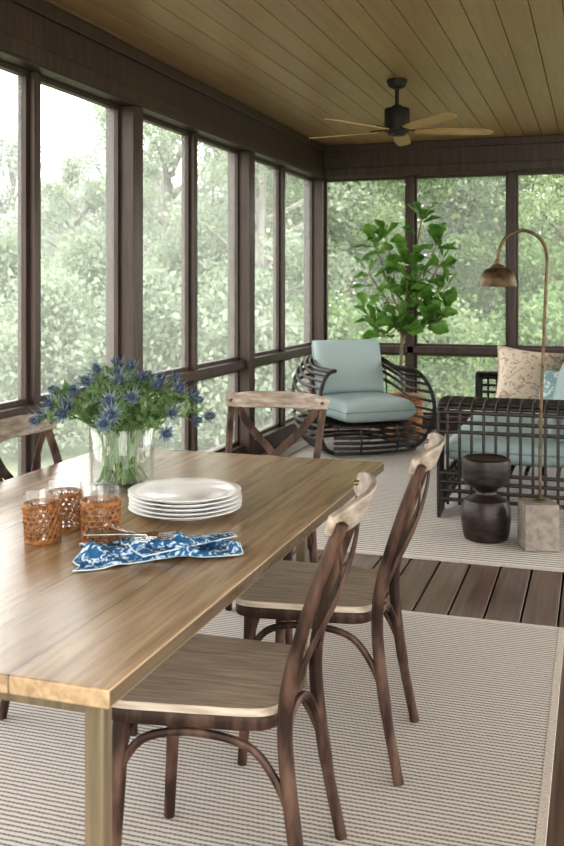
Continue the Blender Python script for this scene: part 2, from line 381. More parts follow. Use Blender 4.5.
# ------------------------------------------------------------------ cross-back chairs
def ol(s, z, n=48, e=.28):
    out = []
    for k in range(n):
        a = 2 * PI * (k + .5) / n; c, q = math.cos(a), math.sin(a)
        x = .213 * math.copysign(abs(c) ** e, c); y = .203 * math.copysign(abs(q) ** e, q)
        x *= 1 - .13 * (y + .2) / .4
        out.append((x * s, y * s - .005, z))
    return out
def make_chair(label, loc, rotz):
    r = thing('dining_chair', label, 'chair', loc, rotz, 'cross-back chairs around the dining table')
    b = MB(); b.loft([ol(.975, .4455), ol(.99, .447), ol(.987, .459), ol(.975, .4630), ol(.92, .4632), ol(.5, .462), ol(.05, .461)]); b.build('seat', MT['seat'], r, angle=50)
    b = MB(); b.loft([ol(.95, .414), ol(.965, .416), ol(.985, .421), ol(.985, .442), ol(.975, .445), ol(.82, .445), ol(.82, .414), ol(.95, .414)], caps=False); b.build('seat_frame', MT['chair'], r, angle=50)
    for s in (-1, 1):
        b = MB(); b.tube(cat([(s * .180, -.150, .44), (s * .185, -.158, .25), (s * .193, -.172, .0)], 5), (.019, .0135), 10); b.build('leg', MT['chair'], r)
    for s in (-1, 1):
        b = MB(); b.tube(cat([(s * .192, .268, 0), (s * .184, .230, .2), (s * .178, .207, .42), (s * .183, .228, .57), (s * .193, .282, .74), (s * .200, .330, .862)], 6), [.0145] * 5 + [.017] * 12 + [.0145] * 12, 10)
        b.build('leg', MT['chair'], r)
    pts = []; W = []
    for k in range(21):
        u = -1 + 2 * k / 20; pts.append((u * .222, .305 + .052 * (1 - u * u), .860 + .007 * (1 - u * u))); W.append(.070 * (1 - .38 * abs(u) ** 5))
    b = MB(); b.ribbon(pts, Vector((0, .38, 1)), W, .015); b.build('top_rail', MT['rail'], r, bevel=.004)
    for s in (-1, 1):
        P = cat([(s * .172, .215, .478), (s * .10, .243, .555), (0, .283 + .005 * s, .648), (-s * .10, .313, .74), (-s * .168, .318, .832)], 5)
        wd = []
        for i in range(len(P)):
            tt = (P[min(i + 1, len(P) - 1)] - P[max(i - 1, 0)]).normalized(); wd.append(tt.cross(Vector((0, 1, 0))))
        b = MB(); b.ribbon(P, wd, .033, .005); b.build('back_slat', MT['chair'], r, bevel=.0015)
    for s in (-1, 1):
        b = MB(); b.tube(cat([(s * .186, -.166, .25), (s * .184, -.15, .315), (s * .182, -.105, .375), (s * .180, -.03, .398), (s * .178, .06, .398), (s * .178, .14, .375), (s * .179, .192, .31), (s * .181, .222, .24)], 4), .0095, 8); b.build('stretcher', MT['chair'], r)
    b = MB(); b.tube(cat([(-.186, -.166, .25), (-.172, -.158, .315), (-.12, -.154, .375), (0, -.154, .398), (.12, -.154, .375), (.172, -.158, .315), (.186, -.166, .25)], 4), .0095, 8); b.build('stretcher', MT['chair'], r)
    b = MB(); b.tube(cat([(-.181, .225, .24), (-.165, .212, .31), (-.11, .198, .375), (0, .192, .398), (.11, .198, .375), (.165, .212, .31), (.181, .225, .24)], 4), .0095, 8); b.build('stretcher', MT['chair'], r)
    for s in (-1, 1):
        b = MB(); b.tube([(s * .196, .330, .868), (s * .196, .300, .862)], .006, 10)
        b.build('peg', MT['brass'], r)
    return r
ch = make_chair('nearest cross-back wooden chair, front right at the table, seat tucked below the top', (-.835, 2.02, ZF), R(-84))
dup(ch, (-.785, 2.70, ZF), R(-86), 'second cross-back wooden chair on the right of the table, behind the nearest one')
dup(ch, (-1.245, 3.41, ZF), R(2), 'cross-back wooden chair at the far head of the table, facing the camera')
dup(ch, (-1.50, 2.74, ZF), R(94), 'cross-back wooden chair on the window side of the table, cut by the left frame')

# ------------------------------------------------------------------ plates
pl = MB(); Rr = .150
pl.lathe([(0, .004), (.085, .004), (.09, 0), (.094, 0), (.098, .005), (.125, .010), (Rr - .002, .0165), (Rr, .0185), (Rr - .002, .0195), (.12, .013), (.10, .009), (.0, .008)], 64)
pme = pl.mesh('dinner_plate', MT['china'])
nm = ['bottom plate of the white stack on the table, resting on the wood', 'second white plate from the bottom of the stack', 'third white plate from the bottom of the stack', 'fourth white plate from the bottom, just below the top one', 'topmost white plate of the stack, its face fully visible']
for k in range(5):
    o = bpy.data.objects.new('dinner_plate', pme); C.objects.link(o); o.location = (-1.034 + random.uniform(-.003, .003), 2.314 + random.uniform(-.003, .003), TZ + .0005 + k * .0105)
    o.rotation_euler[2] = k; tag(o, nm[k], 'plate', 'stack of white dinner plates')

# ------------------------------------------------------------------ tumblers
def make_tumbler(label, loc):
    r = thing('tumbler', label, 'glass', loc, random.uniform(0, 3), 'glass tumblers in rattan sleeves')
    h = .114
    b = MB(); b.lathe([(0, .002), (.034, .002), (.037, .005), (.0435, h - .002), (.0432, h), (.0415, h), (.0405, h - .002), (.0352, .010), (0, .009)], 40); b.build('glass', MT['glass'], r)
    rad = lambda z: .0385 + (.0435 - .037) * z / h
    b = MB(); n = 17; H = .090
    for z in (.002, .0052, .0084, H - .006, H - .003, H):
        b.tube([((rad(z)) * math.cos(2 * PI * k / 32), rad(z) * math.sin(2 * PI * k / 32), z) for k in range(32)], .0019, 6, closed=True)
    for z in (.020, .031, .042, .053, .064, .075):
        b.tube([((rad(z) + .001) * math.cos(2 * PI * k / 32), (rad(z) + .001) * math.sin(2 * PI * k / 32), z) for k in range(32)], .0014, 5, closed=True)
    for d in (-1, 1):
        for k in range(n):
            a0 = 2 * PI * k / n
            b.tube([((rad(z) + .0006 * d) * math.cos(a0 + d * q * 1.15), (rad(z) + .0006 * d) * math.sin(a0 + d * q * 1.15), z) for q, z in ((j / 10, .004 + (H - .006) * j / 10) for j in range(11))], .0019, 5)
    b.build('rattan_sleeve', MT['wicker'], r)
    return r
tm = make_tumbler('rattan-sleeved glass tumbler, leftmost of the three', (-1.238, 1.945, TZ + .0005))
dup(tm, (-1.252, 2.068, TZ + .0005), 1.1, 'rattan-sleeved glass tumbler standing farthest back of the three')
dup(tm, (-1.102, 1.980, TZ + .0005), 2.2, 'rattan-sleeved glass tumbler on the right, nearest the plates and napkin', scale=(1.06, 1.06, 1.10))

# ------------------------------------------------------------------ napkin and forks
ax = Vector((.296, .19, 0)).normalized(); ay = Vector((-ax.y, ax.x, 0))
n1, n2 = 100, 66
def naph(u, q, w):
    env = math.sin(PI * min(1, max(0, q))) ** .6
    f1 = .022 * max(0, math.sin(w * 48 + u * 5.0 + .6)) ** 1.2 * (.45 + .55 * math.sin(PI * u))
    f2 = .015 * max(0, math.sin(u * 15 + w * 30)) ** 1.6
    f3 = .006 * math.sin(u * 31 + w * 17) * math.sin(w * 75)
    return max(.001, .002 + (f1 + f2) * (.25 + .75 * env) + abs(f3) * env + .014 * math.exp(-((u - .62) / .09) ** 2) * env)
def sheet(fn):
    v = [fn(i / (n1 - 1), j / (n2 - 1)) for i in range(n1) for j in range(n2)]
    f = [(i * n2 + j, (i + 1) * n2 + j, (i + 1) * n2 + j + 1, i * n2 + j + 1) for i in range(n1 - 1) for j in range(n2 - 1)]
    rim = [i * n2 for i in range(n1)] + [(n1 - 1) * n2 + j for j in range(1, n2)] + [i * n2 + n2 - 1 for i in range(n1 - 2, -1, -1)] + [j for j in range(n2 - 2, 0, -1)]
    return v, f, [v[i] for i in rim]
def low(u, q):
    wl = .125 * (1 - .72 * u ** 1.2) + .014 * math.sin(u * 9); wr = .078 * (1 - .35 * u) + .013 * math.sin(u * 8 + 1); w = -wr + (wl + wr) * q
    p = ax * ((u - .5) * .37 - .02 + .04 * q * (1 - u) + .010 * math.sin(q * 14) * (1 - u)) + ay * w
    return (p.x, p.y, naph(u, q, w))
a2 = (Matrix.Rotation(R(16), 3, 'Z') @ ax); b2 = Vector((-a2.y, a2.x, 0))
def top(u, q):                      # the flap folded over the middle, ending in a point on the right
    wl = .062 * (1 - .85 * u) + .004; wr = .058 * (1 - .8 * u) + .004; w = -wr + (wl + wr) * q
    p = a2 * ((u - .5) * .25 + .045) + b2 * w - ay * .012
    env = math.sin(PI * q) ** .7 * math.sin(PI * min(1, u + .12))
    return (p.x, p.y, .024 + .018 * max(0, math.sin(w * 70 + u * 6)) * env + .012 * max(0, math.sin(u * 19)) * env)
nap = thing('napkin', 'crumpled blue and white printed cloth napkin beside the plates', 'napkin', (-.915, 1.935, TZ))
for nm_, fn in (('cloth', low), ('folded_flap', top)):
    v, f, rim = sheet(fn); b = MB(); b.add(v, f); o = b.build(nm_, MT['napkin'], nap, angle=180)
    sm = o.modifiers.new('thick', 'SOLIDIFY'); sm.thickness = .0022; sm.offset = 1
    b = MB(); b.tube([(p[0], p[1], p[2] + .001) for p in rim], .0018, 5, closed=True); b.build('hem', MT['hem'], o)
def fork(label, loc, rz, roll):
    r = thing('fork', label, 'fork', loc, rz, 'silver forks on the napkin'); r.rotation_euler = (0, roll, rz)
    b = MB(); b.ribbon([(0, y, z) for y, z in ((-.10, .002), (-.07, .003), (-.02, .005), (.03, .007), (.045, .008))], Vector((1, 0, 0)), [.018, .015, .009, .007, .010], .003); b.build('handle', MT['silver'], r, bevel=.0008)
    b = MB(); b.ribbon([(0, .043, .008), (0, .052, .006), (0, .062, .005), (0, .068, .0045)], Vector((1, 0, 0)), [.010, .022, .028, .028], .0025)
    for k in range(4):
        x = -.0117 + k * .0078; b.ribbon([(x, .066, .0045), (x, .085, .004), (x, .108, .009)], Vector((1, 0, 0)), [.0046, .004, .003], .0022)
    b.build('tines', MT['silver'], r, bevel=.0004); return r
fork('silver fork lying on the napkin, farther from the near table edge', (-1.005, 1.925, TZ + .042), R(-122), R(16))
fork('silver fork lying on the napkin, nearer the near table edge', (-.985, 1.892, TZ + .046), R(-82), R(20))

# ------------------------------------------------------------------ vase and thistles
VX, VY = -1.344, 2.543
r = thing('vase', 'clear glass cylinder vase of water holding the thistles', 'vase', (VX, VY, TZ + .0005))
b = MB(); b.lathe([(0, 0), (.092, 0), (.095, .003), (.096, .180), (.0945, .183), (.092, .180), (.091, .014), (0, .012)], 48); b.build('glass_body', MT['glass'], r)
b = MB(); b.lathe([(0, .013), (.0902, .0145), (.0910, .115), (0, .115)], 48); b.build('water', MT['water'], r)
hm = MB()
prof = [(0, -.013), (.006, -.012), (.009, -.004), (.0095, .004), (.0075, .012), (.004, .016), (0, .017)]
hm.lathe(prof, 12)
for k in range(90):
    z = 1 - 2 * (k + .5) / 90; a = k * 2.39996; rr = math.sqrt(1 - z * z)
    d = Vector((rr * math.cos(a), rr * math.sin(a), z)); p0 = Vector((d.x * .008, d.y * .008, d.z * .014 + .002)); p1 = p0 + (d + Vector((0, 0, .4))).normalized() * .0135
    s = d.orthogonal().normalized() * .0013; q = d.cross(s)
    hm.add([p0 + s, p0 - s * .5 + q, p0 - s * .5 - q, p1], [(0, 1, 3), (1, 2, 3), (2, 0, 3)])
head_me = hm.mesh('flower_head', MT['head'], angle=30)
bm_ = MB()
for k in range(16):
    a = 2 * PI * k / 16 + random.uniform(-.1, .1); up = .008 + .018 * (k % 2); L_ = random.uniform(.040, .058)
    d = Vector((math.cos(a), math.sin(a), 0)); s = Vector((-d.y, d.x, 0)) * .0028
    pts = [d * .005 + Vector((0, 0, -.010)), d * L_ * .45 + Vector((0, 0, -.006 + up * .3)), d * L_ + Vector((0, 0, up))]
    bm_.add([pts[0] - s * .6, pts[0] + s * .6, pts[1] + s * 1.2, pts[1] + s * 1.9 + d * .004, pts[1] + s * .7 + d * .004, pts[2], pts[1] - s * .7 + d * .004, pts[1] - s * 1.9 + d * .004, pts[1] - s * 1.2], [(0, 1, 2, 3, 4, 5, 6, 7, 8)])
bract_me = bm_.mesh('bracts', MT['bract'], angle=180)
random.seed(21)
NT = 44
for k in range(NT):
    a = k * 2.39996 + random.uniform(-.3, .3); q = math.sqrt((k + .6) / NT); rr = .25 * q
    zt = .355 - .145 * q ** 2.2 + random.uniform(-.04, .015)
    end = Vector((rr * math.cos(a), rr * math.sin(a), zt))
    ab = random.uniform(0, 2 * PI); rb = random.uniform(.015, .078)
    base = Vector((rb * math.cos(ab), rb * math.sin(ab), .020))
    rim = Vector((.082 * q * math.cos(a), .082 * q * math.sin(a), .165 + random.uniform(0, .02)))
    t_ = thing('thistle', 'blue thistle stem with spiky bracts, one of the bunch in the glass vase', 'flower', (VX, VY, TZ), 0, 'blue thistles in the glass vase')
    mid = rim.lerp(end, .55) + Vector((0, 0, .02 + .01 * q))
    P = cat([base, base.lerp(rim, .5), rim, mid, end], 5)
    s_ = MB(); s_.tube(P, (.0026, .0016), 6)
    s_.build('stem', MT['stem'], t_)
    d = (P[-1] - P[-3]).normalized(); d = (d + Vector((0, 0, .45))).normalized()
    rot = Vector((0, 0, 1)).rotation_difference(d).to_euler()
    sc_ = random.uniform(.70, .94)
    for nm_, me in (('flower_head', head_me), ('bracts', bract_me)):
        o = bpy.data.objects.new(nm_, me); C.objects.link(o); o.parent = t_; o.location = end + d * .012; o.rotation_euler = rot; o.scale = [sc_] * 3
    lf = MB()
    for j in range(19):
        f_ = random.uniform(.57, .96); p = P[int(f_ * (len(P) - 1))]
        dd = Vector((random.gauss(0, 1), random.gauss(0, 1), random.uniform(-.3, .9))).normalized(); L_ = random.uniform(.028, .054); s = dd.orthogonal().normalized() * L_ * .105
        up = Vector((0, 0, .006))
        pp = [p, p + dd * L_ * .3 + s, p + dd * L_ * .38 + s * 2.0, p + dd * L_ * .5 + s * .8, p + dd * L_ * .62 + s * 1.9, p + dd * L_ * .7 + s * .5 + up, p + dd * L_ + up,
              p + dd * L_ * .7 - s * .5 + up, p + dd * L_ * .62 - s * 1.9, p + dd * L_ * .5 - s * .8, p + dd * L_ * .38 - s * 2.0, p + dd * L_ * .3 - s]
        lf.add(pp, [tuple(range(12))])
    lf.build('leaves', MT['tleaf'], t_, smooth=False)

# ------------------------------------------------------------------ ceiling fan
r = thing('ceiling_fan', 'dark ceiling fan with five slim wooden blades', 'ceiling fan', (-1.253, 6.216, ZC))
b = MB(); b.lathe([(0, 0), (.065, 0), (.068, -.01), (.055, -.045), (.025, -.06), (0, -.06)], 32); b.build('canopy', MT['fand'], r)
b = MB(); b.tube([(0, 0, -.05), (0, 0, -.19)], .013, 12); b.build('downrod', MT['fand'], r)
b = MB(); b.lathe([(0, -.17), (.03, -.17), (.04, -.185), (.078, -.19), (.083, -.20), (.083, -.335), (.078, -.345), (0, -.345)], 36); b.build('motor_housing', MT['fand'], r)
b = MB(); b.lathe([(0, -.345), (.058, -.345), (.058, -.362), (.05, -.368), (0, -.368)], 36); b.build('bottom_cap', MT['fand'], r)
for k in range(5):
    a = R(18.3 + 6 + 72 * k)
    M = Matrix.Rotation(a, 4, 'Z') @ Matrix.Translation((0, 0, -.335)) @ Matrix.Rotation(R(-11), 4, 'X')
    b = MB(); v0 = []
    for x, w in ((.12, .034), (.18, .044), (.3, .052), (.5, .052), (.61, .046), (.645, .034), (.655, .016)):
        v0.append([(x, -w, -.004), (x, w, -.004), (x, w, .004), (x, -w, .004)])
    b.loft([[M @ Vector(p) for p in q] for q in v0]); bl = b.build('blade', MT['fanb'], r)
    b = MB(); b.box(.06, .19, -.015, .015, .004, .012, M); b.build('blade_arm', MT['fand'], bl)

# ------------------------------------------------------------------ cushions
def cushion_mesh(w, d, h, k=7.0, e=.32, pinch=0, n=22):
    v = []; f = []
    for side in (1, -1):
        for i in range(n + 1):
            for j in range(n + 1):
                u = math.sin((i / n - .5) * PI); q = math.sin((j / n - .5) * PI)
                th = h / 2 * (max(0, (1 - abs(u) ** k) * (1 - abs(q) ** k))) ** e * (1 if pinch else .90 + .10 * (1 - u * u) * (1 - q * q))
                v.append((w / 2 * u * (1 - pinch * (1 - q * q)), d / 2 * q * (1 - pinch * (1 - u * u)), side * th))
    o = (n + 1) ** 2
    for s in (0, 1):
        for i in range(n):
            for j in range(n):
                q = [s * o + i * (n + 1) + j, s * o + (i + 1) * (n + 1) + j, s * o + (i + 1) * (n + 1) + j + 1, s * o + i * (n + 1) + j + 1]
                f.append(q if s == 0 else q[::-1])
    b = MB(); b.add(v, f); return b
def cushion(name, label, cat_, w, d, h, loc, rot, mat, pmat, k=7.0, e=.32, pinch=0, group=None):
    r = thing(name, label, cat_, loc, 0, group); r.rotation_euler = rot
    cushion_mesh(w, d, h, k, e, pinch).build('cover', mat, r, angle=180)
    P = []
    for s in range(4):
        for i in range(12):
            u = -1 + 2 * i / 12
            x, y = [(u, -1), (1, u), (-u, 1), (-1, -u)][s]
            if s in (0, 2): y2 = y * (1 - pinch * (1 - x * x)); x2 = x
            else: x2 = x * (1 - pinch * (1 - y * y)); y2 = y
            P.append((x2 * w / 2, y2 * d / 2, 0))
    b = MB(); b.tube(P, .006, 6, closed=True); b.build('piping', pmat, r)
    return r

# ------------------------------------------------------------------ rattan lounge chair: one barrel of rods round arms and back
LX, LY, LR = -1.893, 7.70, R(39)
r = thing('lounge_chair', 'dark rattan barrel lounge chair with teal cushions in the far left corner', 'lounge chair', (LX, LY, ZF), LR)
def plan(a, yb, yf, n=40):
    """U-shaped plan from the front of the left arm round the back to the front of the right arm"""
    P = [(-a, yf + (0 - yf) * k / 6) for k in range(6)]
    for k in range(n + 1):
        t = PI - PI * k / n; c, s = math.cos(t), math.sin(t)
        P.append((a * math.copysign(abs(c) ** .7, c), yb * abs(s) ** .7))
    return P + [(a, yf * (k + 1) / 6) for k in range(6)]
def ringpts(ph):                     # bulging section of the barrel wall: offset outward and height
    o_, z_ = .185 * math.sin(ph), .345 + .325 * math.cos(ph)
    # the arm front draws back towards its top and bottom, so its edge is a rounded bow
    yf = -.40 + .10 * abs(math.cos(ph)) ** 2
    return [(x, y, z_ + .10 * max(0, y / .30) ** 1.5 * (1 if z_ > .4 else .3)) for x, y in plan(.325 + o_, .30 + o_ * .85, yf)]
NR = 14
b = MB()
for i in range(NR): b.tube(ringpts(PI * .96 * i / (NR - 1)), .0128, 7)
b.build('barrel_frame', MT['rattan'], r)
b = MB()
for idx in (14, 26, 38):
    b.tube([ringpts(PI * .96 * i / 14)[idx] for i in range(15)], .007, 6)
b.build('frame_binding', MT['rattan'], r)
for idx in (0, -1):
    b = MB(); b.tube([ringpts(PI * .97 * i / 18)[idx] for i in range(19)], .016, 8); b.build('arm_front', MT['rattan'], r)
b = MB()
for y in (-.36, -.27, -.18, -.09, 0, .09, .18, .27): b.tube([(-.34, y, .235), (.34, y, .235)], .010, 7)
for k in range(6):      # bowed front of the base
    z = .022 + .042 * k; bw = .07 + .03 * math.sin(PI * k / 5)
    b.tube([(x, -.345 - bw * (1 - (x / .36) ** 2), z) for x in [-.36 + .06 * j for j in range(13)]], .0122, 7)
for x in (-.16, .16):
    b.tube([(x, -.355 - (.07 + .03 * math.sin(PI * k / 5)) * (1 - (x / .36) ** 2), .022 + .042 * k) for k in range(6)], .007, 5)
b.build('seat_base', MT['rattan'], r)
def lp(x, y, z): return (LX + x * math.cos(LR) - y * math.sin(LR), LY + x * math.sin(LR) + y * math.cos(LR), ZF + z)
cushion('seat_cushion', 'thick teal seat cushion on the rattan lounge chair', 'cushion', .61, .70, .20, lp(0, -.11, .352), (0, 0, LR), MT['teal'], MT['tealp'], k=9, e=.28)
cushion('back_cushion', 'teal back cushion leaning upright in the rattan lounge chair', 'cushion', .61, .46, .18, lp(0, .17, .655), (R(76), 0, LR), MT['teal'], MT['tealp'], k=7, e=.32)

# ------------------------------------------------------------------ rattan sofa
SX, SY = -.44, 6.60
r = thing('sofa', 'dark rattan sofa seen side-on behind the dark stool and lamp', 'sofa', (SX, SY, ZF), R(-90))
for s in (-1, 1):
    b = MB()
    for x, q in ((.86, 1), (.90, 1.0), (.94, .998), (.98, .99), (1.015, .975), (1.05, .95), (1.08, .915)):
        T_ = .668 * q; w = .44 * (1 - (1 - q) * .30)        # inverted-U pole standing on the floor
        b.tube(cat([(s * x, -w * .995, .0), (s * x, -w, .2), (s * x, -w, T_ - .07), (s * x, -w * .99, T_ - .02), (s * x, -w * .94, T_), (s * x, -w * .4, T_), (s * x, w * .4, T_), (s * x, w * .94, T_), (s * x, w * .99, T_ - .02), (s * x, w, T_ - .07), (s * x, w, .2), (s * x, w * .995, .0)], 4), .0112, 7)
    b.build('arm', MT['rattan'], r)
    b = MB()
    for k in range(12):
        ya = -.375 + .0682 * k
        b.tube(cat([(s * .85, ya, .672), (s * .96, ya, .670), (s * 1.04, ya, .648), (s * 1.08, ya, .60), (s * 1.088, ya, .38), (s * 1.086, ya, .20), (s * 1.08, ya, .08)], 4), .0085, 6)
    for z in (.555, .50, .26, .21, .16, .11): b.tube([(s * 1.085, -.42, z), (s * 1.085, .42, z)], .0108, 6)
    b.build('arm_binding', MT['rattan'], r)
b = MB()
for k in range(9): b.tube([(-.87, -.40 + .09 * k, .24), (.87, -.40 + .09 * k, .24)], .012, 7)
for z in (.05, .10, .15, .20): b.tube([(-.87, -.425, z), (.87, -.425, z)], .011, 7)
for k in range(13): b.tube([(-.84 + .14 * k, -.425, .05), (-.84 + .14 * k, -.425, .23)], .009, 6)
b.build('seat_base', MT['rattan'], r)
b = MB()
for k in range(8): b.tube([(-.87, .36 + .008 * k, .28 + .065 * k), (.87, .36 + .008 * k, .28 + .065 * k)], .011, 7)
for k in range(13): b.tube([(-.84 + .14 * k, .36, .25), (-.84 + .14 * k, .425, .76)], .009, 6)
b.build('back_frame', MT['rattan'], r)
cushion('seat_cushion', 'teal seat cushion at the near end of the rattan sofa', 'cushion', .86, .80, .19, (SX - .03, SY - .44, ZF + .352), (0, 0, R(-90)), MT['teal'], MT['tealp'])
cushion('seat_cushion', 'teal seat cushion at the far end of the rattan sofa', 'cushion', .84, .80, .19, (SX - .03, SY + .43, ZF + .352), (0, 0, R(-90)), MT['teal'], MT['tealp'])
cushion('back_cushion', 'teal back cushion at the near end of the rattan sofa', 'cushion', .84, .46, .16, (SX + .27, SY - .43, ZF + .66), (R(78), 0, R(-90)), MT['teal'], MT['tealp'])
cushion('back_cushion', 'teal back cushion at the far end of the rattan sofa', 'cushion', .84, .46, .16, (SX + .27, SY + .43, ZF + .66), (R(78), 0, R(-90)), MT['teal'], MT['tealp'])
cushion('throw_pillow', 'cream and brown floral throw pillow propped against the sofa far arm', 'pillow', .50, .48, .20, (-.46, 7.18, ZF + .655), (R(64), R(7), R(12)), MT['floral'], MT['tan'], k=2.2, e=.5, pinch=.09)
cushion('throw_pillow', 'plain pale blue throw pillow partly behind the floral pillow', 'pillow', .46, .42, .17, (-.15, 7.29, ZF + .65), (R(66), R(-6), R(-12)), MT['blue'], MT['tealp'], k=2.2, e=.5, pinch=.09)
cushion('throw_pillow', 'blue and cream printed throw pillow in front of the floral pillow', 'pillow', .44, .40, .16, (-.19, 6.90, ZF + .585), (R(60), R(-5), R(-18)), MT['bprint'], MT['tealp'], k=2.2, e=.5, pinch=.09)

# ------------------------------------------------------------------ stool
b = MB()
b.lathe([(0, 0), (.104, 0), (.114, .006), (.124, .045), (.131, .11), (.128, .17), (.112, .208), (.078, .226), (.056, .240), (.053, .252), (.062, .266), (.092, .282), (.118, .300), (.128, .335), (.129, .40), (.125, .424), (.114, .431), (.104, .425), (0, .424)], 44)
o = b.build('side_stool', MT['stool'], angle=35, loc=(-.556, 5.135, ZF)); tag(o, 'dark turned-wood drum stool with a pinched waist, beside the lamp', 'side table')

# ------------------------------------------------------------------ floor lamp
r = thing('floor_lamp', 'bronze arched floor lamp on a square stone block', 'floor lamp', (-.283, 5.042, ZF), R(18.3))
b = MB(); b.box(-.085, .085, -.085, .085, 0, .235); b.build('base', MT['concrete'], r, bevel=.004)
b = MB(); P = [(.01, 0, .23), (.012, 0, .6), (.03, 0, 1.1), (.045, 0, 1.45)]
A = [(.045 - .125 + .125 * math.cos(a), 0, 1.49 + .135 * math.sin(a)) for a in [PI * k / 8 for k in range(9)]]
b.tube(cat(P + A + [(-.207, 0, 1.46)], 4), .0085, 10); b.build('pole', MT['bronze'], r)
b = MB(); b.lathe([(0, .235), (.03, .235), (.03, .245), (.012, .25), (.012, .275), (0, .275)], 20, (.01, 0, 0)); b.build('collar', MT['bronze'], r)
b = MB(); b.tube([(.012, 0, .62), (.012, 0, .65)], .013, 10); b.build('switch', MT['bronze'], r)
b = MB(); cx = -.207
b.lathe([(.008, 1.48), (.015, 1.475), (.017, 1.452), (.032, 1.448), (.038, 1.434), (.064, 1.424), (.082, 1.402), (.091, 1.372), (.095, 1.345), (.098, 1.338), (.094, 1.339), (.088, 1.37), (.078, 1.398), (.06, 1.417), (.03, 1.425), (0, 1.426)], 32, (cx, 0, 0)); sh = b.build('lamp_shade', MT['bronze'], r)
b = MB(); b.lathe([(0, 1.425), (.012, 1.422), (.014, 1.404), (.022, 1.385), (.018, 1.362), (0, 1.355)], 16, (cx, 0, 0)); b.build('bulb', MT['china'], sh)

# ------------------------------------------------------------------ fiddle leaf fig
random.seed(9)
FX, FY = -1.645, 8.50
r = thing('potted_tree', 'tall fiddle leaf fig with broad glossy leaves behind the lounge chair', 'potted tree', (FX, FY, 0))
b = MB(); b.lathe([(0, 0), (.13, 0), (.145, .02), (.165, .2), (.172, .36), (.168, .37), (.155, .36), (.15, .33), (0, .33)], 32)
for k in range(12): b.tube([((.143 + .0025 * k) * math.cos(2 * PI * j / 32), (.143 + .0025 * k) * math.sin(2 * PI * j / 32), .02 + .029 * k) for j in range(32)], .011, 5, closed=True)
pot = b.build('pot', MT['basket'], r)
b = MB(); b.lathe([(0, .335), (.15, .332)], 24); b.build('soil', MT['soil'], pot)
b = MB(); br = []
b.tube(cat([(0, 0, .32), (-.03, 0, .6), (-.02, -.02, .85), (0, -.02, 1.05)], 5), (.018, .013), 8)
for k, (dx, dy, zt) in enumerate(((-.32, -.08, 1.48), (.33, -.06, 1.74), (.05, .02, 1.58), (-.16, -.12, 1.80), (.18, -.05, 1.96), (.40, -.05, 1.36), (-.36, -.05, 1.14), (.25, -.2, 1.08), (-.28, -.05, 1.72), (-.04, -.18, 1.05), (.06, -.18, 1.40), (.40, -.1, 1.14), (-.22, -.2, 1.0), (.36, -.05, 1.58))):
    P = cat([(0, -.02, .84 + .02 * k), (dx * .35, dy * .35, .92 + (zt - .92) * .4), (dx * .8, dy * .8, zt - .10), (dx, dy, zt)], 6); br.append(P); b.tube(P, (.009, .005), 6)
b.build('trunk', MT['figbark'], r)
b = MB()
W = [.06, .42, .56, .56, .80, 1.0, 1.04, .90, .55, .06]
for P in br:
    L_ = len(P)
    for k in range(10):
        fpos = .38 + .62 * k / 9; p = P[min(L_ - 1, int(fpos * (L_ - 1)))]
        a = k * 2.4 + random.uniform(-.4, .4); el = random.uniform(-.1, .85) if k < 8 else random.uniform(.8, 1.3)
        d = Vector((math.cos(a) * math.cos(el), math.sin(a) * math.cos(el) * .7, math.sin(el))).normalized()
        side = d.cross(Vector((0, 0, 1))); side = side.normalized() if side.length > .1 else Vector((1, 0, 0))
        up = side.cross(d).normalized(); rl = random.uniform(-.9, .9); side, up = side * math.cos(rl) + up * math.sin(rl), up * math.cos(rl) - side * math.sin(rl)
        L2 = random.uniform(.145, .225); hw = L2 * .36; vv = []
        for i, w in enumerate(W):
            q = i / 9; c = p + d * (.03 + L2 * q) - Vector((0, 0, 1)) * .024 * q * q * (L2 / .2)
            for s, lift in ((-1, .34), (-.5, .10), (0, 0), (.5, .10), (1, .34)):
                wob = 1 + .08 * math.sin(i * 2.3 + k)
                pt = c + side * hw * w * s * wob + up * hw * w * (lift + .09 * math.sin(i * 1.9 + s * 2))
                pt.y = min(pt.y, 8.94 - FY + (pt.y - (8.94 - FY)) * .04); vv.append(pt)
        ff = [(i * 5 + j, i * 5 + j + 1, i * 5 + j + 6, i * 5 + j + 5) for i in range(9) for j in range(4)]
        b.add(vv, ff)
b.build('foliage', MT['fig'], r, angle=180)

